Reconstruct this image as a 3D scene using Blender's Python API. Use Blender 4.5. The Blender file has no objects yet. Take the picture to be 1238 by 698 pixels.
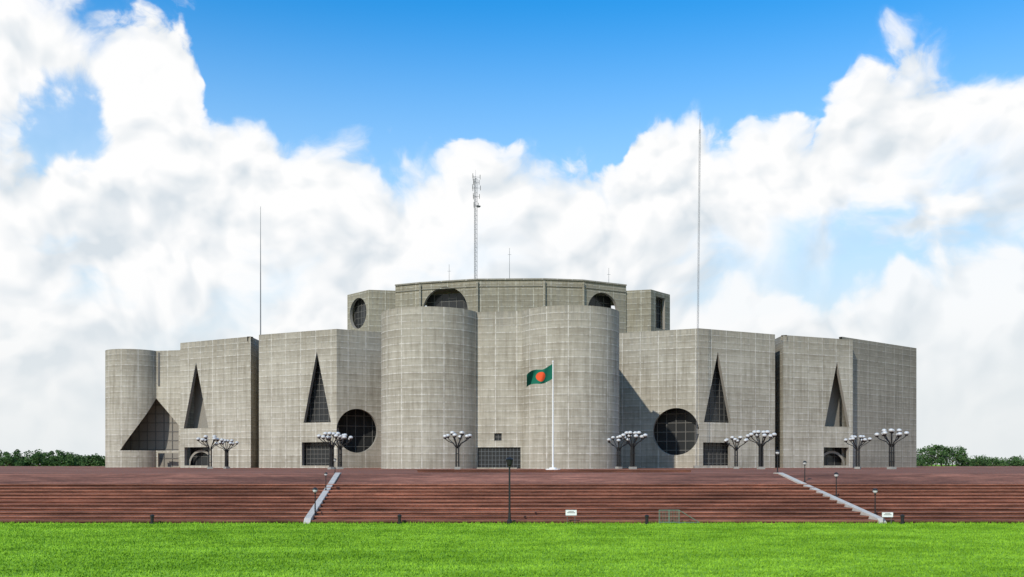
import bpy, math, random
from math import sin, cos, pi, sqrt, radians
from mathutils import Vector, Matrix
random.seed(7)
F=1160.0; CX=619.0; HY=561.0; EYE=4.63; PZ=3.63; HT=33.5; ZT=PZ+HT
def P(px,D): return ((px-CX)/F*D, D)
def Zat(py,D): return EYE+(HY-py)/F*D
scene=bpy.context.scene

# ---------------- node helpers ----------------
class NT:
    def __init__(s,tree): s.t=tree; s.n=tree.nodes; s.l=tree.links
    def node(s,typ,**kw):
        n=s.n.new(typ)
        for k,v in kw.items(): setattr(n,k,v)
        return n
    def put(s,sock,v):
        if v is None: return
        if isinstance(v,bpy.types.NodeSocket): s.l.new(v,sock)
        else: sock.default_value=v
    def m(s,op,a,b=None,c=None,clamp=False):
        n=s.node('ShaderNodeMath',operation=op,use_clamp=clamp)
        s.put(n.inputs[0],a); s.put(n.inputs[1],b); s.put(n.inputs[2],c)
        return n.outputs[0]
    def vm(s,op,a,b=None,scale=None):
        n=s.node('ShaderNodeVectorMath',operation=op)
        s.put(n.inputs[0],a); s.put(n.inputs[1],b)
        if scale is not None: s.put(n.inputs['Scale'],scale)
        return n.outputs[0]
    def comb(s,x,y,z=0.0):
        n=s.node('ShaderNodeCombineXYZ'); s.put(n.inputs[0],x); s.put(n.inputs[1],y); s.put(n.inputs[2],z); return n.outputs[0]
    def sep(s,v):
        n=s.node('ShaderNodeSeparateXYZ'); s.put(n.inputs[0],v); return n.outputs
    def noise(s,vec,scale=1,detail=4,rough=.5,dist=0,out=0,dim='3D'):
        n=s.node('ShaderNodeTexNoise',noise_dimensions=dim); s.put(n.inputs['Vector'],vec)
        n.inputs['Scale'].default_value=scale; n.inputs['Detail'].default_value=detail
        n.inputs['Roughness'].default_value=rough; n.inputs['Distortion'].default_value=dist
        return n.outputs[out]
    def voro(s,vec,scale=1,smooth=.3,dim='2D'):
        n=s.node('ShaderNodeTexVoronoi',feature='SMOOTH_F1',voronoi_dimensions=dim); s.put(n.inputs['Vector'],vec)
        n.inputs['Scale'].default_value=scale; n.inputs['Smoothness'].default_value=smooth
        return n.outputs['Distance']
    def mix(s,f,a,b,blend='MIX'):
        n=s.node('ShaderNodeMix',data_type='RGBA',blend_type=blend)
        s.put(n.inputs[0],f)
        s.put(n.inputs[6],(*a,1) if isinstance(a,tuple) and len(a)==3 else a)
        s.put(n.inputs[7],(*b,1) if isinstance(b,tuple) and len(b)==3 else b)
        return n.outputs[2]
    def ss(s,v,a,b,lo=0.0,hi=1.0):
        n=s.node('ShaderNodeMapRange',interpolation_type='SMOOTHSTEP')
        s.put(n.inputs[0],v); n.inputs[1].default_value=a; n.inputs[2].default_value=b
        n.inputs[3].default_value=lo; n.inputs[4].default_value=hi
        return n.outputs[0]
    def ramp(s,v,stops,interp='LINEAR'):
        n=s.node('ShaderNodeValToRGB'); cr=n.color_ramp; cr.interpolation=interp
        while len(cr.elements)>1: cr.elements.remove(cr.elements[-1])
        e=cr.elements[0]; e.position=stops[0][0]; c=stops[0][1]; e.color=(c,c,c,1)
        for p,c in stops[1:]:
            e=cr.elements.new(p); e.color=(c,c,c,1)
        s.put(n.inputs[0],v); return n.outputs[0]

def material(name,rough=.8,spec=.3,metal=0.0):
    m=bpy.data.materials.new(name); m.use_nodes=True
    t=NT(m.node_tree); b=m.node_tree.nodes['Principled BSDF']
    b.inputs['Roughness'].default_value=rough; b.inputs['Metallic'].default_value=metal
    b.inputs['Specular IOR Level'].default_value=spec
    return m,t,b
def simple(name,col,rough=.7,metal=0.0,var=.25,scale=3.0,spec=.3):
    m,t,b=material(name,rough,spec,metal)
    g=t.node('ShaderNodeTexCoord').outputs['Object']
    n=t.noise(g,scale,5,.6)
    c=t.mix(n,tuple(x*(1-var) for x in col),tuple(min(1,x*(1+var)) for x in col))
    t.put(b.inputs['Base Color'],c); return m

# concrete with marble inlay bands
def concrete(name,a=(.255,.228,.176),bc=(.445,.412,.335),line=(.64,.61,.545)):
    m,t,b=material(name,.85,.2)
    uv=t.node('ShaderNodeTexCoord').outputs['UV']; ob=t.node('ShaderNodeTexCoord').outputs['Object']
    u,v,_=t.sep(uv)
    vv=t.m('DIVIDE',v,1.523); uu=t.m('DIVIDE',u,4.6)
    fv=t.m('FRACT',vv); fu=t.m('FRACT',uu)
    lh=t.m('LESS_THAN',fv,.11); lv=t.m('LESS_THAN',fu,.038)
    w=t.node('ShaderNodeTexWhiteNoise',noise_dimensions='2D')
    w2=t.node('ShaderNodeTexWhiteNoise',noise_dimensions='1D'); t.put(w2.inputs['W'],t.m('FLOOR',vv))
    t.put(w.inputs['Vector'],t.comb(t.m('FLOOR',uu),t.m('FLOOR',vv)))
    streak=t.noise(t.comb(t.m('MULTIPLY',u,1.0),t.m('MULTIPLY',v,.07)),1,5,.68,dim='2D')
    fine=t.noise(t.comb(t.m('MULTIPLY',u,.22),t.m('MULTIPLY',v,2.0)),1,5,.7,dim='2D')
    blot=t.noise(ob,.06,5,.65)
    spot=t.noise(uv,.9,5,.72,dim='2D')
    f=t.m('MULTIPLY_ADD',w.outputs['Value'],.16,-.08)
    f=t.m('ADD',f,t.m('MULTIPLY_ADD',w2.outputs['Value'],.20,-.10))
    f=t.m('ADD',f,t.m('MULTIPLY_ADD',streak,1.7,-.85))
    f=t.m('ADD',f,t.m('MULTIPLY_ADD',fine,1.0,-.5))
    f=t.m('ADD',f,t.m('MULTIPLY_ADD',blot,1.6,-.8))
    f=t.m('ADD',f,t.m('MULTIPLY_ADD',spot,.6,-.3))
    f=t.m('ADD',f,t.ss(fv,.5,1.0,0,-.22))
    f=t.m('ADD',f,.60,clamp=True)
    base=t.mix(f,a,bc)
    top=t.m('MULTIPLY',t.ss(v,24,33.5,0,.5),t.ss(streak,.47,.62,0,1))
    base=t.mix(top,base,(.16,.15,.125))
    rs=t.m('MULTIPLY',t.ss(v,0,3,.25,0),t.ss(spot,.3,.6,.3,1))
    base=t.mix(rs,base,(.19,.17,.135))
    wear=t.m('MULTIPLY',lh,t.m('MULTIPLY',t.ss(streak,.36,.60,.30,1.0),t.ss(spot,.35,.62,.35,1)))
    wear=t.m('MULTIPLY',wear,t.m('MULTIPLY_ADD',w2.outputs['Value'],.5,.5))
    wear=t.m('MAXIMUM',wear,t.m('MULTIPLY',lv,t.ss(spot,.35,.65,.25,.9)))
    col=t.mix(wear,base,line)
    t.put(b.inputs['Base Color'],col)
    bp=t.node('ShaderNodeBump'); bp.inputs['Strength'].default_value=.5; bp.inputs['Distance'].default_value=.05
    t.put(bp.inputs['Height'],t.m('ADD',t.m('MAXIMUM',lh,lv),t.m('MULTIPLY',fine,.6))); t.put(b.inputs['Normal'],bp.outputs[0])
    return m
M_con=concrete('board_marked_concrete')
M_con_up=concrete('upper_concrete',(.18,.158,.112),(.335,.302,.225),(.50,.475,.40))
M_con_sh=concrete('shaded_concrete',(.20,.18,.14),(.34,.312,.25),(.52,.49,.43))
M_inner=simple('inner_concrete',(.26,.24,.205),.9)
M_roof=simple('roof_screed',(.3,.29,.26),.9)
mg,tg,bg=material('tinted_glass',.15,.3)
tg.put(bg.inputs['Base Color'],(.030,.031,.031,1)); M_glass=mg
M_frame=simple('window_frame_grey',(.13,.125,.115),.6)
M_framelt=simple('door_frame_light',(.13,.14,.145),.5)
M_black=simple('black_painted_metal',(.02,.02,.02),.45,0,.3)
M_steel=simple('galvanised_steel',(.20,.205,.21),.6,.2)
M_white=simple('white_paint',(.78,.78,.76),.5,0,.06)
M_globe=simple('opal_globe',(.55,.55,.535),.35,0,.06,spec=.4)

# ---------------- mesh builder ----------------
class MB:
    def __init__(s): s.v=[]; s.f=[]; s.mi=[]; s.uv=[]; s.mats=[]; s.sm=[]
    def mat(s,m):
        if m not in s.mats: s.mats.append(m)
        return s.mats.index(m)
    def face(s,pts,m,uv=None,smooth=False):
        i=len(s.v); s.v.extend([tuple(p) for p in pts]); s.f.append(list(range(i,i+len(pts))))
        s.mi.append(s.mat(m)); s.uv.append(uv or [(p[0]+p[1],p[2]) for p in pts]); s.sm.append(smooth)
    def box(s,c,d,m,rot=0.0):
        x,y,z=[q/2 for q in d]; R=Matrix.Rotation(rot,3,'Z'); C=Vector(c)
        V=[C+R@Vector((sx*x,sy*y,sz*z)) for sx in(-1,1) for sy in(-1,1) for sz in(-1,1)]
        for q in((0,1,3,2),(4,6,7,5),(0,4,5,1),(2,3,7,6),(0,2,6,4),(1,5,7,3)): s.face([V[k] for k in q],m)
    def tube(s,p0,p1,r0,r1,m,n=10,cap=True):
        p0=Vector(p0);p1=Vector(p1);d=(p1-p0)
        if d.length<1e-6:return
        d.normalize(); a=Vector((0,0,1)) if abs(d.z)<.9 else Vector((1,0,0))
        x=d.cross(a).normalized(); y=d.cross(x)
        A=[p0+(x*cos(2*pi*k/n)+y*sin(2*pi*k/n))*r0 for k in range(n)]
        B=[p1+(x*cos(2*pi*k/n)+y*sin(2*pi*k/n))*r1 for k in range(n)]
        for k in range(n):
            j=(k+1)%n; s.face([A[k],A[j],B[j],B[k]],m,smooth=n>6)
        if cap: s.face(A[::-1],m); s.face(B,m)
    def pipe(s,pts,r,m,n=8):
        for a,b in zip(pts,pts[1:]): s.tube(a,b,r,r,m,n)
    def sphere(s,c,r,m,nu=14,nv=9,sz=1.0):
        for j in range(nv):
            a=-pi/2+pi*j/nv; b=-pi/2+pi*(j+1)/nv
            for i in range(nu):
                t=2*pi*i/nu;u=2*pi*(i+1)/nu
                q=lambda e,w:(c[0]+r*cos(e)*cos(w),c[1]+r*cos(e)*sin(w),c[2]+r*sz*sin(e))
                s.face([q(a,t),q(a,u),q(b,u),q(b,t)],m,smooth=True)
    def lathe(s,c,prof,m,n=16):
        for (r0,z0),(r1,z1) in zip(prof,prof[1:]):
            for i in range(n):
                t=2*pi*i/n;u=2*pi*(i+1)/n
                s.face([(c[0]+r0*cos(t),c[1]+r0*sin(t),c[2]+z0),(c[0]+r0*cos(u),c[1]+r0*sin(u),c[2]+z0),
                        (c[0]+r1*cos(u),c[1]+r1*sin(u),c[2]+z1),(c[0]+r1*cos(t),c[1]+r1*sin(t),c[2]+z1)],m,smooth=True)
    def mesh(s,name,merge=False):
        me=bpy.data.meshes.new(name); me.from_pydata(s.v,[],s.f)
        for m in s.mats: me.materials.append(m)
        me.polygons.foreach_set('material_index',s.mi)
        me.polygons.foreach_set('use_smooth',s.sm)
        uvl=me.uv_layers.new(name='UVMap')
        flat=[c for f in s.uv for p in f for c in p]
        uvl.data.foreach_set('uv',flat)
        if merge:
            import bmesh
            bm=bmesh.new(); bm.from_mesh(me); bmesh.ops.remove_doubles(bm,verts=bm.verts,dist=.0005); bm.to_mesh(me); bm.free()
        me.update(); return me
    def obj(s,name,parent=None,loc=(0,0,0),merge=False):
        o=bpy.data.objects.new(name,s.mesh(name,merge)); scene.collection.objects.link(o); o.location=loc
        if parent: o.parent=parent
        return o
def link_copy(name,me,loc,rot=0):
    o=bpy.data.objects.new(name,me); scene.collection.objects.link(o); o.location=loc; o.rotation_euler[2]=rot; return o
def empty(name):
    e=bpy.data.objects.new(name,None); scene.collection.objects.link(e); return e

# ---------------- wall builder ----------------
def seglen(path):
    L=[0.0]
    for a,b in zip(path,path[1:]): L.append(L[-1]+math.hypot(b[0]-a[0],b[1]-a[1]))
    return L
def pos(path,L,s):
    for i in range(len(L)-1):
        if s<=L[i+1]+1e-9 or i==len(L)-2:
            t=(s-L[i])/(L[i+1]-L[i]); a,b=path[i],path[i+1]
            return (a[0]+(b[0]-a[0])*t,a[1]+(b[1]-a[1])*t)
def s_px(path,px,seg=None):
    L=seglen(path); k=(px-CX)/F
    best=None
    for i,(a,b) in enumerate(zip(path,path[1:])):
        if seg is not None and i!=seg: continue
        fa=a[0]-k*a[1]; fb=b[0]-k*b[1]
        if fa*fb<=0 and abs(fa-fb)>1e-9:
            t=fa/(fa-fb); p=(a[0]+(b[0]-a[0])*t,a[1]+(b[1]-a[1])*t)
            if best is None or p[1]<best[1]: best=(L[i]+(L[i+1]-L[i])*t,p[1])
    if best is None: raise Exception('s_px %s %s'%(px,path[:3]))
    return best
def H_rect(s0,s1,z0,z1): return dict(s0=s0,s1=s1,lo=lambda s:z0,hi=lambda s:z1,br=[])
def H_tri(s0,sa,s1,z0,za):
    def hi(s): return z0+(za-z0)*((s-s0)/(sa-s0) if s<sa else (s1-s)/(s1-sa))
    return dict(s0=s0,s1=s1,lo=lambda s:z0,hi=hi,br=[sa])
def H_circ(c,zc,r,half=False,n=36):
    q=lambda s: sqrt(max(0,r*r-(s-c)**2))
    return dict(s0=c-r,s1=c+r,lo=(lambda s:zc) if half else (lambda s:zc-q(s)),hi=lambda s:zc+q(s),br=[c-r*cos(pi*k/n) for k in range(1,n)])
def H_fn(s0,s1,lo,hi,br=()): return dict(s0=s0,s1=s1,lo=lo,hi=hi,br=list(br))
UOFF=[0.0]
def wall(mb,path,z0,z1,holes=(),thick=.9,m=None,vz=PZ):
    UOFF[0]+=46*4.6+1.7; u0=UOFF[0]
    m=m or M_con; L=seglen(path)
    B=set(round(x,6) for x in L)
    for h in holes:
        for x in [h['s0'],h['s1']]+h['br']: B.add(round(x,6))
    B=sorted(b for b in B if -1e-6<=b<=L[-1]+1e-6)
    B=[b for i,b in enumerate(B) if i==0 or b-B[i-1]>1e-4]
    for a,b in zip(B,B[1:]):
        pa,pb=pos(path,L,a+1e-6),pos(path,L,b-1e-6); mid=(a+b)/2
        dx,dy=pb[0]-pa[0],pb[1]-pa[1]; l=math.hypot(dx,dy); nx,ny=-dy/l*thick,dx/l*thick
        def q(za0,zb0,za1,zb1):
            if za1-za0<1e-4 and zb1-zb0<1e-4: return
            mb.face([(pa[0],pa[1],za0),(pb[0],pb[1],zb0),(pb[0],pb[1],zb1),(pa[0],pa[1],za1)],m,
                    [(u0+a,za0-vz),(u0+b,zb0-vz),(u0+b,zb1-vz),(u0+a,za1-vz)])
        act=sorted([h for h in holes if h['s0']<mid<h['s1']],key=lambda h:h['lo'](mid))
        ca,cb=z0,z0
        for h in act:
            la,lb,ha,hb=h['lo'](a),h['lo'](b),h['hi'](a),h['hi'](b)
            q(ca,cb,la,lb)
            mb.face([(pa[0],pa[1],la),(pb[0],pb[1],lb),(pb[0]+nx,pb[1]+ny,lb),(pa[0]+nx,pa[1]+ny,la)],M_inner)
            mb.face([(pa[0],pa[1],ha),(pa[0]+nx,pa[1]+ny,ha),(pb[0]+nx,pb[1]+ny,hb),(pb[0],pb[1],hb)],M_inner)
            for (ss,pp) in((a,pa),(b,pb)):
                if (abs(ss-h['s0'])<1e-4 or abs(ss-h['s1'])<1e-4) and h['hi'](ss)-h['lo'](ss)>.05:
                    mb.face([(pp[0],pp[1],h['lo'](ss)),(pp[0]+nx,pp[1]+ny,h['lo'](ss)),(pp[0]+nx,pp[1]+ny,h['hi'](ss)),(pp[0],pp[1],h['hi'](ss))],M_inner)
            ca,cb=ha,hb
        q(ca,cb,z1,z1)
        mb.face([(pa[0],pa[1],z1),(pb[0],pb[1],z1),(pb[0]+nx,pb[1]+ny,z1),(pa[0]+nx,pa[1]+ny,z1)],m)
        mb.face([(pa[0]+nx,pa[1]+ny,z1-1.2),(pb[0]+nx,pb[1]+ny,z1-1.2),(pb[0]+nx,pb[1]+ny,z1),(pa[0]+nx,pa[1]+ny,z1)],m)
def roof(mb,pts,z): mb.face([(x,y,z) for x,y in pts],M_roof)
def screen(mb,path,s0,s1,z0,z1,depth,kind='glass',du=1.5,dz=1.5,fm=None,w=.12):
    L=seglen(path); pa,pb=pos(path,L,s0),pos(path,L,s1)
    dx,dy=pb[0]-pa[0],pb[1]-pa[1]; l=math.hypot(dx,dy); tx,ty=dx/l,dy/l; nx,ny=-ty,tx
    A=(pa[0]+nx*depth,pa[1]+ny*depth); Bp=(pb[0]+nx*depth,pb[1]+ny*depth)
    mm=M_glass if kind=='glass' else M_inner
    mb.face([(*A,z0),(*Bp,z0),(*Bp,z1),(*A,z1)],mm,[(s0,z0-PZ),(s1,z0-PZ),(s1,z1-PZ),(s0,z1-PZ)])
    fm=fm or M_frame; rot=math.atan2(ty,tx)
    if du:
        n=int(round(l/du))
        for k in range(n+1):
            t=l*k/max(n,1); mb.box((A[0]+tx*t-nx*.06,A[1]+ty*t-ny*.06,(z0+z1)/2),(w,w,z1-z0),fm,rot)
        k=int(round((z1-z0)/dz))
        for j in range(k+1):
            z=z0+(z1-z0)*j/max(k,1); mb.box(((A[0]+Bp[0])/2-nx*.055,(A[1]+Bp[1])/2-ny*.055,z),(l,w*.8,w),fm,rot)

# ================= PARLIAMENT BUILDING =================
bld=empty('parliament_building')
ZB=PZ-.02
mb=MB()
def arc(xc,yc,r,a0,a1,n=64): return [(xc+r*cos(radians(a0+(a1-a0)*k/n)),yc+r*sin(radians(a0+(a1-a0)*k/n))) for k in range(n+1)]
aL=arc(-17.7,208.7,10.65,150,342); aR=arc(12.35,207.2,10.75,198,390)
front=aL+aR
L=seglen(front); iL=len(aL)-1
DM=(aL[-1][1]+aR[0][1])/2
sd0=L[iL]+.2; sd1=L[iL+1]-.3
dz=Zat(541,DM)
sw,_=s_px(front,602,iL)
holes=[H_rect(sd0,sd1,PZ+.02,dz),H_rect(sw-.8,sw+.8,Zat(533,DM),Zat(524,DM))]
wall(mb,front,ZB,ZT,holes,.8)
screen(mb,front,sd0,sd1,PZ,dz,.5,'glass',.75,.95,M_framelt,.08)
screen(mb,front,sw-.8,sw+.8,Zat(533,DM),Zat(524,DM),.5,'glass',.8,.9,M_frame)
back=[(12.35+9,250),(-17.7-9,250)]
roof(mb,front+back,ZT-1.2)
mb.box((-3.2,203.0,PZ+.1),(8.4,3,.2),M_con)
mb.obj('entrance_cylinders',bld)

def block(name,path,holes,screens,z1=ZT,m=None,z0=ZB,vz=PZ):
    mb=MB(); wall(mb,path,z0,z1,holes,.9,m,vz=vz); roof(mb,path,z1-1.2)
    for sc in screens: screen(mb,*sc)
    return mb.obj(name,bld)
def tri(path,apx,apy,l,r,by,seg):
    sa,Da=s_px(path,apx,seg); s0,_=s_px(path,l,seg); s1,_=s_px(path,r,seg)
    return H_tri(s0,sa,s1,Zat(by,Da),Zat(apy,Da)),s0,s1,Zat(by,Da),Zat(apy,Da)
def rect(path,l,r,ty,by,seg):
    s0,D=s_px(path,l,seg); s1,_=s_px(path,r,seg)
    return H_rect(s0,s1,max(PZ+.15,Zat(by,D)),Zat(ty,D)),s0,s1,PZ,Zat(ty,D)
def circ(path,cx,cy,ry,seg,half=False):
    c,D=s_px(path,cx,seg); r=ry/F*D; zc=Zat(cy,D)
    return H_circ(c,zc,r,half),c-r,c+r,zc-r,zc+r
# C (left corner block)
pc=[(-63.8,262),P(313,241.7),P(407,231),P(478,239),(-20,262)]
t1=tri(pc,383,425,367,400,511,1); r1=rect(pc,365,400,535,563,1); c1=circ(pc,432,521,26.5,2)
block('office_block_left_corner',pc,[t1[0],r1[0],c1[0]],[
 (pc,t1[1]-1,t1[2]+.6,t1[3]-1,t1[4]+1,2.2,'glass',1.5,1.5),
 (pc,r1[1]-1,r1[2]+.6,PZ,r1[4]+.5,1.8,'glass',1.2,1.2),
 (pc,c1[1]-1,c1[2]+2,c1[3]-1,c1[4]+1,3.2,'glass',2.4,2.4,None,.18)])
# D (right corner block)
pd=[(17,262),P(733,240),P(845,230),P(937,241),(66.3,262)]
c2=circ(pd,817,522,28.5,1); t2=tri(pd,868,425,851,884,511,2); r2=rect(pd,850,883,535,563,2)
block('office_block_right_corner',pd,[c2[0],t2[0],r2[0]],[
 (pd,c2[1]-2,c2[2]+1,c2[3]-1,c2[4]+1,3.2,'glass',2.4,2.4,None,.18),
 (pd,t2[1]-.6,t2[2]+1,t2[3]-1,t2[4]+1,2.2,'glass',1.5,1.5),
 (pd,r2[1]-.6,r2[2]+1,PZ,r2[4]+.5,1.8,'glass',1.2,1.2)])
# B
pb=[(-89.6,285),P(218,258),P(303,244.8),(-66.2,290)]
t3=tri(pb,237,438,222,252,518,1)
r3=rect(pb,223,252,541,563,1)
block('office_block_left_outer',pb,[t3[0],r3[0]],[
 (pb,t3[1]-.5,t3[2]+3,t3[3]-2,t3[4]+1,4.0,'con',0,0),
 (pb,r3[1]-1,r3[2]+1,PZ,r3[4]+.5,3.0,'glass',2.4,2.4)])
# E
pe=[(68.6,290),P(947,242),P(1031,251.3),(91.5,290)]
t4=tri(pe,1012,437,997,1027,516,1); r4=rect(pe,996,1026,541,563,1)
block('office_block_right_outer',pe,[t4[0],r4[0]],[
 (pe,t4[1]-3,t4[2]+.3,t4[3]-2,t4[4]+1,4.0,'con',0,0),
 (pe,r4[1]-1,r4[2]+.3,PZ,r4[4]+.5,3.0,'glass',2.4,2.4)])
for pth,ra in((pb,r3),(pe,r4)):
    mb=MB(); Lp=seglen(pth); a=pos(pth,Lp,ra[1]-.3); b=pos(pth,Lp,ra[2]+.3)
    l=math.hypot(b[0]-a[0],b[1]-a[1]); tx,ty=(b[0]-a[0])/l,(b[1]-a[1])/l
    cx,cy=(a[0]+b[0])/2-ty*1.6,(a[1]+b[1])/2+tx*1.6
    R0=l*.5; R1=l*.5-.7; n=24
    for k in range(n):
        u0,u1=pi*k/n,pi*(k+1)/n
        mb.face([(cx+tx*R0*cos(u),cy+ty*R0*cos(u),PZ+.6+R0*.85*sin(u)) if j<2 else (cx+tx*R1*cos(u),cy+ty*R1*cos(u),PZ+.6+R1*.85*sin(u)) for j,u in enumerate((u0,u1,u1,u0))],M_inner)
    mb.obj('arched_window_surround',bld)
# F
pf=[P(1018,252),P(1108,277),(118,305)]
block('office_block_far_right',pf,[],[],z1=ZT+.9,m=M_con_sh)
def slot(name,px0,px1,D):
    mb=MB(); a,b=P(px0,D),P(px1,D)
    mb.face([(*a,ZB),(*b,ZB),(*b,ZT-1.5),(*a,ZT-1.5)],M_glass)
    z=PZ+.5
    while z<ZT-2:
        mb.box(((a[0]+b[0])/2,D-.15,z),(b[0]-a[0],.3,.35),M_frame); z+=3.05
    for k in(.33,.66): mb.box((a[0]+(b[0]-a[0])*k,D-.1,(ZB+ZT)/2-1),(.12,.16,ZT-ZB-2),M_frame)
    mb.obj(name,bld)
slot('glazed_slot_left',304,320,254)
slot('glazed_slot_right',928,952,252)
# A : far-left cylinder with triangular cut
pa_=arc(-109.7,279,7.9,150,338,48)+[P(222,274)]
LA=seglen(pa_)
iA=len(pa_)-2; sEnd=LA[iA]
s145,_=s_px(pa_,145)
zlo=Zat(545,275); zap=Zat(482,277)
s216,_=s_px(pa_,216,iA)
zr=Zat(514,274)
def hiA(s): return zlo+.01+(zap-zlo)*(s-s145)/(sEnd-s145) if s<=sEnd else zap+(zr-zap)*(s-sEnd)/(s216-sEnd)
hA=H_fn(s145,s216,lambda s:zlo,hiA,[sEnd])
hA2=H_rect(sEnd+.6,s216,PZ+.1,Zat(548,274))
mb=MB(); wall(mb,pa_,ZB,ZT,[hA,hA2],.6); roof(mb,pa_+[(-93,300),(-112,300)],ZT-1.2)
ip=[(-117.2,282.5),(-93.5,278.5)]
screen(mb,ip,0,seglen(ip)[-1]-.5,PZ,PZ+26,.5,'con',2.6,2.6,M_frame,.2)
x0,y0=pa_[iA]
mb.box((x0+.9,y0-.25,(zap+ZT)/2+1.5),(.5,.35,ZT-zap-4),M_frame)
mb.obj('corner_cylinder',bld)

# central upper drum
ZD=Zat(336.5,250)
mb=MB()
pdm=[(-33,285),P(478,259),P(508,255.5),P(577,250.8),P(658,250.2),P(705,252),P(757,259),(33,285)]
hs=[]
L=seglen(pdm)
for px,r,seg in((538,29,2),(729,22,5)):
    c,D=s_px(pdm,px,seg); rr=min(r/F*D,c-L[seg]-.2,L[seg+1]-c-.2)
    hs.append(H_circ(c,Zat(376,D),rr,True))
wall(mb,pdm,20,ZD,hs,1.0,M_con_up,vz=PZ+.9)
roof(mb,pdm,ZD-1.4)
for h in hs: screen(mb,pdm,h['s0'],h['s1'],40,ZD-3,3.2,'glass',2.2,2.2)
for a,b in zip(pdm[1:-1],pdm[2:-1]):
    l=math.hypot(b[0]-a[0],b[1]-a[1]); rot=math.atan2(b[1]-a[1],b[0]-a[0])
    mb.box(((a[0]+b[0])/2,(a[1]+b[1])/2-.12,ZD-.2),(l,.5,.35),M_con_sh,rot)
    mb.box(((a[0]+b[0])/2,(a[1]+b[1])/2-.10,ZD-2.0),(l,.3,.22),M_con_sh,rot)
for px,Dd in((577,250.8),(658,250.2),(508,255.5),(705,252)):
    x,y=P(px,Dd); mb.box((x,y-.35,(20+ZD)/2-.3),(.5,.7,ZD-20.9),M_con_up)
mb.obj('central_drum',bld)
ZU=Zat(350.5,258)
pu=[(-44,300),P(420,266),P(446,258),P(484,259.6)]
Lu=seglen(pu); cc=(Lu[1]+Lu[2])/2; hU=H_circ(cc,Zat(379,262),min(4.2,(Lu[2]-Lu[1])/2-.25))
block('upper_block_left',pu,[hU],[(pu,hU['s0']-.1,hU['s1']+.1,38,ZU-1.6,1.8,'glass',1.7,1.7)],z1=ZU,m=M_con_up,z0=20)
pv=[P(748,260),P(787,257.5),P(810,265.5),(44.5,300)]
sv0,_=s_px(pv,793,1); sv1,_=s_px(pv,804,1)
hv=H_rect(sv0,sv1,Zat(398,262),Zat(360,262))
block('upper_block_right',pv,[hv],[(pv,sv0-.2,sv1+.2,38,ZU-1.6,1.6,'glass',1.5,2)],z1=ZU,m=M_con_up,z0=20)

# ================= MASTS =================
def lattice(mb,x,y,z0,z1,w,step,m,lean=0):
    r=w*.07
    pts=lambda z:[(x+lean*(z-z0)/(z1-z0)+w/sqrt(3)*cos(2*pi*k/3+.4),y+w/sqrt(3)*sin(2*pi*k/3+.4),z) for k in range(3)]
    z=z0; prev=pts(z0)
    while z<z1-1e-3:
        zn=min(z1,z+step); nx=pts(zn)
        for k in range(3):
            mb.tube(prev[k],nx[k],r,r,m,4,False); mb.tube(prev[k],nx[(k+1)%3],r*.6,r*.6,m,3,False)
            mb.tube(nx[k],nx[(k+1)%3],r*.6,r*.6,m,3,False)
        prev=nx; z=zn
mb=MB(); x,y=P(575,272); zt=Zat(212,272)
lattice(mb,x,y,ZD-1.4,zt-1,.8,1.3,M_steel)
mb.tube((x,y,zt-2),(x,y,zt+1.5),.05,.03,M_steel,6)
for dzz,l in((-.5,1.3),(-2,1.0),(-3.6,1.4),(-6,1.1),(-8.5,.8)):
    for a in(0.2,2.2,4.1):
        ex=(x+cos(a)*l,y+sin(a)*l,zt+dzz); mb.tube((x,y,zt+dzz),ex,.05,.04,M_steel,5)
        mb.tube((ex[0],ex[1],ex[2]-.6),(ex[0],ex[1],ex[2]+.7),.09,.09,M_frame,6)
mb.lathe((x+.8,y-.5,zt-9.3),[(0,0),(.5,.12),(.7,.4)],M_steel)
mb.obj('communications_mast')
mb=MB(); x,y=P(315,256); mb.tube((x,y,ZT-1.2),(x,y,Zat(330,256)),.17,.13,M_steel,8); mb.tube((x,y,Zat(330,256)),(x,y,Zat(250,256)),.12,.05,M_steel,8)
mb.box((x,y,ZT-1),(1,1,.5),M_roof); mb.obj('whip_antenna')
mb=MB(); x,y=P(842,224); zt=Zat(136,224)
lattice(mb,x,y,PZ,zt-4,.36,1.6,M_steel,lean=.8)
mb.tube((x+.78,y,zt-5),(x+.85,y,zt),.06,.04,M_steel,6); mb.box((x,y,PZ+.3),(1.2,1.2,.6),M_roof)
mb.obj('radio_mast')
for px,ty,r in((543,320,.07),(616,300,.08),(736,324,.07)):
    mb=MB(); x,y=P(px,275); mb.tube((x,y,ZD-1.4),(x,y,Zat(ty,275)),r*1.3,r*.7,M_steel,6); mb.box((x,y,ZD-1.2),(.8,.8,.4),M_roof)
    mb.tube((x-.5,y,Zat(ty+8,275)),(x+.5,y,Zat(ty+8,275)),.04,.04,M_steel,5)
    mb.obj('roof_aerial')

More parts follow.
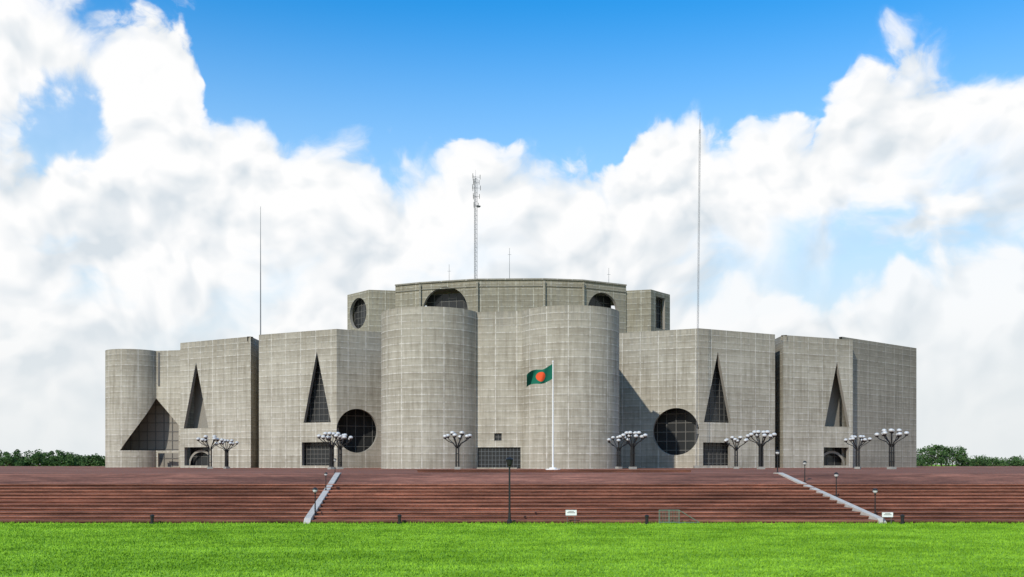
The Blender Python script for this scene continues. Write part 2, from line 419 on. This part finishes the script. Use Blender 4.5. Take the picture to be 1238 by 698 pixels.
# ================= GROUND, PLAZA, STAIRS =================
D1=74.6; D2=91.5; D3=97.0; ZS=EYE-1.89; XW=270
mgr,t,b=material('lawn_grass',.9,.1)
g=t.node('ShaderNodeTexCoord').outputs['Object']
n1=t.noise(g,.22,6,.68); n2=t.noise(g,7,4,.7); n3=t.noise(t.vm('MULTIPLY',g,(.04,.18,1)),1,5,.6)
n4=t.noise(t.vm('MULTIPLY',g,(.5,1.0,1)),1,5,.72)
f=t.m('ADD',t.m('MULTIPLY',n1,.9),t.m('ADD',t.m('MULTIPLY',n2,.3),t.m('MULTIPLY_ADD',n3,.8,-.53)))
f=t.m('ADD',f,t.m('MULTIPLY_ADD',n4,1.1,-.55),clamp=True)
c=t.mix(t.ss(f,.15,.85),(.125,.265,.012),(.285,.50,.040))
t.put(b.inputs['Base Color'],c)
mb=MB(); R=6000
mb.face([(-R,-R,0),(R,-R,0),(R,R,0),(-R,R,0)],mgr); mb.obj('ground')
def brick(name,c1,c2):
    m,t,b=material(name,.85,.15)
    g=t.node('ShaderNodeTexCoord').outputs['Object']; x,y,z=t.sep(g)
    br=t.node('ShaderNodeTexBrick'); t.put(br.inputs['Vector'],t.comb(x,t.m('ADD',t.m('MULTIPLY',y,.33),z)))
    br.inputs['Scale'].default_value=1.0; br.inputs['Brick Width'].default_value=.26; br.inputs['Row Height'].default_value=.076; br.inputs['Mortar Size'].default_value=.008
    br.inputs['Color1'].default_value=(*c1,1); br.inputs['Color2'].default_value=(*c2,1); br.inputs['Mortar'].default_value=(.16,.12,.09,1)
    st=t.noise(t.comb(t.m('MULTIPLY',x,.08),t.m('MULTIPLY',y,.45),t.m('MULTIPLY',z,1.2)),1,6,.68)
    bl=t.noise(t.comb(t.m('MULTIPLY',x,.35),t.m('MULTIPLY',y,1.2),t.m('MULTIPLY',z,4)),1,6,.74)
    pt=t.noise(t.comb(t.m('MULTIPLY',x,.05),t.m('MULTIPLY',y,.08),0),1,5,.65)
    k=t.m('MULTIPLY',t.ss(st,.3,.7,.6,1.4),t.ss(bl,.28,.72,.62,1.36))
    k=t.m('MULTIPLY',k,t.ss(pt,.3,.7,.76,1.26))
    c=t.mix(1.0,br.outputs[0],t.comb(k,k,k),'MULTIPLY')
    moss=t.m('MULTIPLY',t.ss(bl,.55,.8,0,.35),t.ss(pt,.4,.65,0,1))
    c=t.mix(moss,c,(.12,.10,.07))
    t.put(b.inputs['Base Color'],c); return m
M_br=brick('stair_brick',(.255,.082,.042),(.19,.060,.033))
M_brt=brick('stair_brick_nosing',(.275,.098,.057),(.205,.072,.043))
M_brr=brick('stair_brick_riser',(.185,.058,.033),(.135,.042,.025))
M_brp=brick('plaza_brick',(.285,.102,.058),(.22,.074,.043))
mb=MB(); NS=11; rise=ZS/NS; tread=(D2-D1)/NS; nose=.11
for i in range(NS):
    y0=D1+i*tread; z0=i*rise; z1=z0+rise
    mb.face([(-XW,y0+.1,z0-.01),(XW,y0+.1,z0-.01),(XW,y0+.1,z1-nose),(-XW,y0+.1,z1-nose)],M_brr)
    mb.face([(-XW,y0,z1-nose),(-XW,y0+.1,z1-nose),(XW,y0+.1,z1-nose),(XW,y0,z1-nose)],M_brr)
    mb.face([(-XW,y0,z1-nose),(XW,y0,z1-nose),(XW,y0,z1),(-XW,y0,z1)],M_brt)
    mb.face([(-XW,y0,z1),(XW,y0,z1),(XW,y0+tread+.1,z1),(-XW,y0+tread+.1,z1)],M_br)
mb.face([(-XW,D2,ZS+.004),(XW,D2,ZS+.004),(XW,D3,PZ),(-XW,D3,PZ)],M_brp)
mb.face([(-XW,D1,0),(-XW,D3,0),(-XW,D3,PZ),(-XW,D2,ZS)],M_brp); mb.face([(XW,D1,0),(XW,D2,ZS),(XW,D3,PZ),(XW,D3,0)],M_brp)
mb.obj('brick_stairs')
mb=MB()
mb.face([(-XW,D3,PZ),(XW,D3,PZ),(XW,420,PZ),(-XW,420,PZ)],M_brp)
mb.face([(-XW,420,0),(-XW,D3,0),(-XW,D3,PZ),(-XW,420,PZ)],M_brp); mb.face([(XW,420,0),(XW,D3,0),(XW,D3,PZ),(XW,420,PZ)],M_brp)
mb.face([(-XW,420,0),(XW,420,0),(XW,420,PZ),(-XW,420,PZ)],M_brp)
mb.obj('brick_plaza')
def lowwall(x0,x1,y,h,w=.5):
    mb=MB(); mb.box(((x0+x1)/2,y,PZ+h/2-.01),(x1-x0,w,h),M_brr); mb.box(((x0+x1)/2,y,PZ+h+.02),(x1-x0+.12,w+.12,.08),M_brt); return mb.obj('low_brick_wall')
lowwall(P(505,112)[0],P(835,112)[0],112,.25)
M_kerb=simple('painted_stone_kerb',(.50,.46,.40),.7,0,.35,1.5)
for (xa,xb) in((-15.9,-17.6),(28.7,27.1)):
    mb=MB(); w=.26
    prof=[(D1-.35,0.0,.12),(D1+.1,.0,.40),(D2,ZS,.17),(D3,PZ,.12),(D3+1.2,PZ,.10)]
    def X(y): return xa+(xb-xa)*(y-D1)/(D3-D1)
    for (ya,za,ha),(yb,zb,hb) in zip(prof,prof[1:]):
        mb.face([(X(ya)-w,ya,za+ha),(X(ya)+w,ya,za+ha),(X(yb)+w,yb,zb+hb),(X(yb)-w,yb,zb+hb)],M_kerb)
        for sg in(-1,1): mb.face([(X(ya)+sg*w,ya,za-.2),(X(yb)+sg*w,yb,zb-.2),(X(yb)+sg*w,yb,zb+hb),(X(ya)+sg*w,ya,za+ha)],M_kerb)
    mb.face([(X(D1-.35)-w,D1-.35,0),(X(D1-.35)+w,D1-.35,0),(X(D1-.35)+w,D1-.35,.12),(X(D1-.35)-w,D1-.35,.12)],M_kerb)
    mb.obj('stair_kerb')
import numpy as np
rng=np.random.default_rng(3)
N=170000
D=36+ (74.45-36)*rng.random(N)**.85; X=(rng.random(N)*2-1)*(D*.56+3)
h=.04+.07*rng.random(N); w=.02+.03*rng.random(N); a=rng.random(N)*pi
edge=D>73.9; h=np.where(edge,h*2.0,h)
lx=(rng.random(N)-.5)*.12; ly=(rng.random(N)-.5)*.12
V=np.zeros((N,3,3)); ca,sa=np.cos(a)*w,np.sin(a)*w
V[:,0]=np.stack([X-ca,D-sa,np.full(N,-.005)],1);V[:,1]=np.stack([X+ca,D+sa,np.full(N,-.005)],1);V[:,2]=np.stack([X+lx,D+ly,h],1)
me=bpy.data.meshes.new('grass'); me.vertices.add(3*N); me.vertices.foreach_set('co',V.ravel())
me.loops.add(3*N); me.loops.foreach_set('vertex_index',np.arange(3*N,dtype=np.int32))
me.polygons.add(N); me.polygons.foreach_set('loop_start',np.arange(0,3*N,3,dtype=np.int32)); me.polygons.foreach_set('loop_total',np.full(N,3,dtype=np.int32))
me.update(); me.validate(); me.materials.append(mgr)
o=bpy.data.objects.new('grass',me); scene.collection.objects.link(o)

# ================= STREET FURNITURE =================
mb=MB()
mb.box((0,0,.2),(1.0,1.0,.4),M_roof)
for sx in(-1,1):
    for sy in(-1,1): mb.tube((sx*.21,sy*.21,.3),(sx*.21,sy*.21,4.2),.13,.11,M_black,8)
for z in(1.2,2.6,3.9): mb.box((0,0,z),(.64,.64,.1),M_black)
def arm(a,rad,zt):
    pts=[(cos(a)*.15,sin(a)*.15,3.5),(cos(a)*rad*.35,sin(a)*rad*.35,4.3),(cos(a)*rad*.8,sin(a)*rad*.8,zt-.75),(cos(a)*rad,sin(a)*rad,zt-.35)]
    mb.pipe(pts,.07,M_black,6)
    c=(cos(a)*rad,sin(a)*rad,zt)
    mb.lathe((c[0],c[1],zt-.42),[(0,0),(.2,.02),(.30,.18),(.2,.24)],M_black,10)
    mb.sphere(c,.39,M_globe,12,8,.74)
for k in range(6): arm(.3+k*pi/3,2.15,5.45+.18*(k%2))
for k in range(4): arm(.7+k*pi/2,1.1,6.05)
me_cl=mb.mesh('cluster_lamp')
for px,ty,D in((254,526,195),(274,531,205),(401,522,178),(411,524,184),(553,521,178),(748,527,196),(765,521,182),(890,527,198),(920,520,180),(1037,526,192),(1078,518,178)):
    x,y=P(px,D); zt=Zat(ty,D)
    o=link_copy('cluster_lamp',me_cl,(x,y,PZ),random.random()*6)
    s=(zt-PZ)/6.4; o.scale=(s,s,s)
mb=MB()
mb.lathe((0,0,0),[(.16,0),(.16,.12),(.07,.2),(.05,2.05),(.09,2.1),(.09,2.2)],M_black,10)
mb.sphere((0,0,2.42),.23,M_globe,14,10)
mb.lathe((0,0,2.5),[(.27,0),(.25,.08),(.1,.2),(0,.22)],M_black,12)
me_gl=mb.mesh('globe_lamp')
def slz(D):
    if D<D1: return 0
    if D<D2: return (int((D-D1)/tread)+1)*rise
    if D<D3: return ZS+(PZ-ZS)*(D-D2)/(D3-D2)
    return PZ
for px,ty,D in((381,589,77),(394,571,87),(405,554,98),(1058,590,77),(1011,571,84.5),(973,557,92.5),(940,544,102)):
    x,y=P(px,D); z=slz(D); s=(Zat(ty,D)-z)/2.72
    o=link_copy('globe_lamp',me_gl,(x,y,z-.02)); o.scale=(min(s,1.0),)*2+(s,)
mb=MB()
mb.lathe((0,0,0),[(.2,0),(.2,.25),(.12,.35),(.085,1.0),(.065,4.3),(.1,4.35),(.1,4.45)],M_black,12)
mb.lathe((0,0,4.45),[(.1,0),(.2,.1),(.26,.42),(.27,.5),(.34,.52),(.1,.68),(0,.74)],M_black,12)
x,y=P(616,74.0); mb.obj('lamp_post',loc=(x,y,0))
mb=MB()
mb.lathe((0,0,0),[(.17,0),(.17,.06),(.12,.08),(.12,.55),(.17,.57),(.17,.66),(.09,.72),(0,.74)],M_black,14)
me_b=mb.mesh('bollard')
for px,D in((184,73.9),(483,74),(782,73.6),(1091,73.9)):
    x,y=P(px,D); link_copy('bollard',me_b,(x,y,0))
for px,py,w,h in((690.5,620,.85,.42),(1073,622.5,.85,.36)):
    D=74.1; x,y=P(px,D); z=Zat(py,D); mb=MB()
    mb.box((0,0,z),(w,.04,h),M_white); mb.box((0,-.024,z),(w*.7,.006,.05),M_frame); mb.box((0,-.024,z+.1),(w*.5,.006,.04),M_frame)
    for s in(-1,1): mb.tube((s*w*.35,.04,0),(s*w*.35,.04,z+h/2),.025,.025,M_frame,6)
    mb.obj('notice_sign',loc=(x,y,0))
M_gate=simple('green_metal',(.14,.21,.16),.6)
D=74.0; xa=P(797,D)[0]; xb=P(821,D)[0]; xc=P(846,D)[0]; zt=Zat(617,D); mb=MB()
for x in(xa,(xa+xb)/2,xb): mb.tube((x,D,0),(x,D,zt),.035,.035,M_gate,6)
mb.tube((xa,D,zt),(xb,D,zt),.035,.035,M_gate,6); mb.tube((xa,D,.12),(xb,D,.12),.03,.03,M_gate,6)
mb.tube((xb,D,zt),(xc,D+.2,.1),.03,.03,M_gate,6)
mb.tube((xb,D,.1),(xc,D+.2,.1),.03,.03,M_gate,6)
k=xa
while k<xb: mb.tube((k,D,.1),(k,D,zt),.012,.012,M_gate,4); k+=.12
mb.obj('metal_gate')

# flagpole and flag
Dp=158; x,y=P(668.5,Dp); zt=Zat(438,Dp); ks=Dp/185
fp=empty('flagpole')
mb=MB(); mb.lathe((x,y,PZ),[(1.2,0),(1.2,.2),(.6,.2),(.6,.4),(.15,.4),(.125,8),(.085,zt-PZ-.2),(.085,zt-PZ)],M_white,14); mb.sphere((x,y,zt+.1),.16,M_white,10,6)
mb.obj('pole',fp)
mfl,t,b=material('flag_cloth',.8,.1)
uv=t.node('ShaderNodeTexCoord').outputs['UV']; u,v,_=t.sep(uv)
du=t.m('SUBTRACT',u,.46); dv=t.m('MULTIPLY',t.m('SUBTRACT',v,.5),.6)
rr=t.m('SQRT',t.m('ADD',t.m('MULTIPLY',du,du),t.m('MULTIPLY',dv,dv)))
t.put(b.inputs['Base Color'],t.mix(t.ss(rr,.195,.205),(.68,.09,.03),(.012,.13,.08)))
mb=MB(); nx,ny=36,14
def fpnt(i,j):
    u=i/nx; v=j/ny; Lf=5.1*ks; hf=2.9*ks
    xx=x-.1-Lf*(u*.96+.03*sin(u*9))
    zz=zt-.3-hf*(1-v)*(1-.12*u)-ks*(u*2.1+.30*sin(u*6.0))+.12*sin(u*9+v*2)*u
    yy=y+ks*(.75*u*sin(u*9+v*2.4)-.3*u)
    return (xx,yy,zz)
for i in range(nx):
    for j in range(ny):
        mb.face([fpnt(i,j),fpnt(i+1,j),fpnt(i+1,j+1),fpnt(i,j+1)],mfl,[(i/nx,j/ny),((i+1)/nx,j/ny),((i+1)/nx,(j+1)/ny),(i/nx,(j+1)/ny)],True)
mb.obj('flag',fp,merge=True)

# ================= TREES (distant rows) =================
mlf,t,b=material('tree_foliage',.8,.15)
g=t.node('ShaderNodeNewGeometry'); ri=g.outputs['Random Per Island']; pp=g.outputs['Position']
n=t.noise(pp,.12,3,.5)
c=t.mix(t.m('ADD',t.m('MULTIPLY',ri,.6),t.m('MULTIPLY_ADD',n,.9,-.25),clamp=True),(.018,.050,.014),(.095,.160,.045))
t.put(b.inputs['Base Color'],c)
M_bark=simple('bark',(.09,.065,.045),.9)
def treerow(name,specs):
    mb=MB()
    for (x,y,ht,rad) in specs:
        mb.tube((x,y,0),(x+random.uniform(-.4,.4),y,ht*.55),.32,.18,M_bark,6,False)
        for k in range(4):
            a=random.random()*6.28
            mb.tube((x,y,ht*.4),(x+cos(a)*rad*.6,y+sin(a)*rad*.6,ht*.75),.15,.05,M_bark,5,False)
        cl=[(x+random.gauss(0,rad*.5),y+random.gauss(0,rad*.4),ht*random.uniform(.35,.86),rad*random.uniform(.28,.5)) for _ in range(13)]
        cl.append((x,y,ht-rad*.35,rad*.35))
        for (cx,cy,cz,cr) in cl:
            for _ in range(60):
                d=Vector((random.gauss(0,1),random.gauss(0,1),random.gauss(0,1))).normalized()*cr*random.uniform(.5,1.08)
                p=Vector((cx,cy,cz))+Vector((d.x,d.y,d.z*.8)); s=random.uniform(.25,.5)
                a=Vector((random.gauss(0,1),random.gauss(0,1),random.gauss(0,1))).normalized(); bb=a.orthogonal().normalized()
                mb.face([p+a*s,p+bb*s*.7,p-a*s,p-bb*s*.7],mlf)
    mb.obj(name)
sp=[]; px=-60
while px<150:
    D=random.uniform(430,470); top=random.choice((543,546,550,552)) if px<90 else random.uniform(549,555)
    sp.append((*P(px,D),Zat(top,D),random.uniform(3.5,6))); px+=random.uniform(4,8)
treerow('tree_row',sp)
sp=[]; px=1095
while px<1310:
    D=random.uniform(430,470); top=random.uniform(536,545) if 1112<px<1168 else random.uniform(550,556)
    sp.append((*P(px,D),Zat(top,D),random.uniform(3.5,6))); px+=random.uniform(4,8)
treerow('tree_row',sp)

# ================= SKY =================
EL=37.0; AZ=30.0; SAZ=radians(180+AZ)
world=bpy.data.worlds.new('World'); scene.world=world; world.use_nodes=True
world.cycles.sampling_method='MANUAL'; world.cycles.sample_map_resolution=256
wt=world.node_tree; wt.nodes.clear(); t=NT(wt)
out=t.node('ShaderNodeOutputWorld')
sky=t.node('ShaderNodeTexSky',sky_type='NISHITA'); sky.sun_disc=False; sky.sun_elevation=radians(EL); sky.sun_rotation=SAZ
sky.air_density=1.0; sky.dust_density=.3; sky.ozone_density=2.5
gen=t.node('ShaderNodeTexCoord').outputs['Generated']
x,y,z=t.sep(gen)
az=t.m('ARCTAN2',x,y); el=t.m('DIVIDE',z,t.m('SQRT',t.m('ADD',t.m('MULTIPLY',x,x),t.m('ADD',t.m('MULTIPLY',y,y),1e-6))))
pvec=t.comb(az,el,0)
def topstops(pts,scale=.6):
    r=[]
    for px,py in pts:
        a=math.atan((px-CX)/F); e=(HY-py)/F*cos(a)
        r.append(((a+.6)/1.2,max(0,e/scale)))
    return r
T1=[(-60,-30),(60,-10),(120,15),(160,25),(200,45),(232,75),(243,120),(250,160),(275,138),(320,148),(350,170),(400,178),(450,205),(490,195),(540,185),(590,195),(640,210),(690,190),(735,205),(752,155),(790,118),(845,116),(880,150),(900,170),(955,145),(998,165),(1015,112),(1060,76),(1140,60),(1200,60),(1240,85)]
T2=[(-60,330),(60,300),(150,340),(240,330),(330,300),(420,330),(520,300),(620,330),(700,300),(780,320),(830,350),(870,322),(930,335),(970,380),(1010,400),(1060,385),(1085,330),(1130,325),(1180,300),(1230,285),(1300,300)]
w=t.noise(pvec,5.5,2,.5,out=1,dim='2D'); w=t.vm('SUBTRACT',w,(.5,.5,.5))
def warp(vec):
    v1=t.vm('ADD',vec,t.vm('SCALE',w,scale=.07))
    w2=t.noise(v1,24,3,.55,out=1,dim='2D'); w2=t.vm('SUBTRACT',w2,(.5,.5,.5))
    return t.vm('ADD',v1,t.vm('SCALE',w2,scale=.022))
def puffs(v2):
    a=t.voro(v2,10,.5); b=t.voro(v2,25,.4); c=t.voro(v2,60,.4)
    h=t.m('ADD',t.m('MULTIPLY',t.m('SUBTRACT',.5,a),.52),t.m('MULTIPLY',t.m('SUBTRACT',.5,b),.26))
    return t.m('ADD',h,t.m('MULTIPLY',t.m('SUBTRACT',.5,c),.10))
v2=warp(pvec); h0=puffs(v2)
h=t.m('ADD',h0,t.m('MULTIPLY',t.m('SUBTRACT',t.noise(v2,130,3,.6,dim='2D'),.5),.10))
vL=warp(t.vm('ADD',pvec,(-.012,.016,0))); hL=puffs(vL)
def layer(stops,amp):
    vx,vy,_=t.sep(v2)
    tt=t.ramp(t.m('DIVIDE',t.m('ADD',vx,.6),1.2),stops)
    return t.m('ADD',t.m('SUBTRACT',t.m('MULTIPLY',tt,.6),vy),t.m('MULTIPLY',h,amp))
d1=layer(topstops(T1),.13); d2=layer(topstops(T2),.13)
big=t.noise(pvec,3.0,3,.5,dim='2D'); wisp=t.noise(t.vm('MULTIPLY',v2,(1,2.0,1)),5,5,.55,dim='2D')
soft=t.ss(wisp,.35,.65,.0,1.0)
m1=t.mix(soft,t.comb(t.ss(d1,-.003,.014),0,0),t.comb(t.ss(d1,-.012,.034),0,0))
m1,_,_=t.sep(m1)
light=t.m('MULTIPLY_ADD',t.m('SUBTRACT',h0,hL),3.6,.72)
light=t.m('ADD',light,t.m('MULTIPLY_ADD',big,.8,-.4))
light1=t.m('ADD',light,t.ss(d1,0,.24,.22,-.16),clamp=True)
c1=t.mix(light1,(.70,.765,.82),(1.0,1.0,1.0))
haze=t.mix(t.ss(el,.0,.24),(.80,.84,.855),(.60,.80,.93))
hz_amt=t.ss(el,.08,.52,1,0)
skyc=t.node('ShaderNodeVectorMath',operation='SCALE'); t.put(skyc.inputs[0],sky.outputs[0]); skyc.inputs['Scale'].default_value=.12
blue=t.mix(1.0,skyc.outputs[0],(.12,1.25,1.85),'MULTIPLY')
basec=t.mix(hz_amt,blue,haze)
open_=t.m('MULTIPLY',t.ss(d1,.08,.20),t.ss(t.m('ADD',wisp,t.m('MULTIPLY',az,.25)),.44,.66))
open_=t.m('MULTIPLY',open_,t.ss(el,.05,.2,.6,.9))
gx=t.m('DIVIDE',t.m('SUBTRACT',az,-.455),.040); gy=t.m('DIVIDE',t.m('SUBTRACT',el,.315),.038)
gap=t.m('SQRT',t.m('ADD',t.m('MULTIPLY',gx,gx),t.m('MULTIPLY',gy,gy)))
gap=t.m('ADD',gap,t.m('MULTIPLY',h,3.0))
open_=t.m('MAXIMUM',open_,t.ss(gap,.8,1.45,.85,0))
m1b=t.m('MULTIPLY',m1,t.m('SUBTRACT',1.0,open_))
col=t.mix(m1b,basec,c1)
light2=t.m('ADD',light,t.ss(d2,0,.12,.22,-.1),clamp=True)
c2_=t.mix(light2,(.74,.79,.83),(.98,.985,.99))
m2=t.m('MULTIPLY',t.ss(d2,-.002,.03),t.m('MULTIPLY',t.ss(el,.02,.14,.25,1),t.ss(az,-.1,.15,.3,.9)))
col=t.mix(m2,col,c2_)
col=t.mix(t.ss(el,.0,.17,.85,0),col,(.81,.845,.855))
bgd=t.node('ShaderNodeBackground'); t.put(bgd.inputs[0],col); bgd.inputs[1].default_value=1.0
t.l.new(bgd.outputs[0],out.inputs[0])

sl=bpy.data.lights.new('sun','SUN'); sl.energy=3.7; sl.angle=radians(.8); sl.color=(1,.94,.84)
so=bpy.data.objects.new('sun',sl); scene.collection.objects.link(so)
dirv=Vector((cos(radians(EL))*sin(radians(AZ)),cos(radians(EL))*cos(radians(AZ)),-sin(radians(EL))))
so.rotation_euler=dirv.to_track_quat('-Z','Y').to_euler(); so.location=(-60,-60,120)

cam=bpy.data.cameras.new('camera'); co=bpy.data.objects.new('camera',cam); scene.collection.objects.link(co)
co.location=(0,0,EYE); co.rotation_euler=(pi/2,0,0); cam.sensor_width=36; cam.lens=F/1238*36; cam.shift_y=(HY-349)/1238
cam.clip_end=20000; cam.clip_start=.1; scene.camera=co
scene.view_settings.view_transform='Standard'; scene.view_settings.look='None'; scene.view_settings.exposure=0
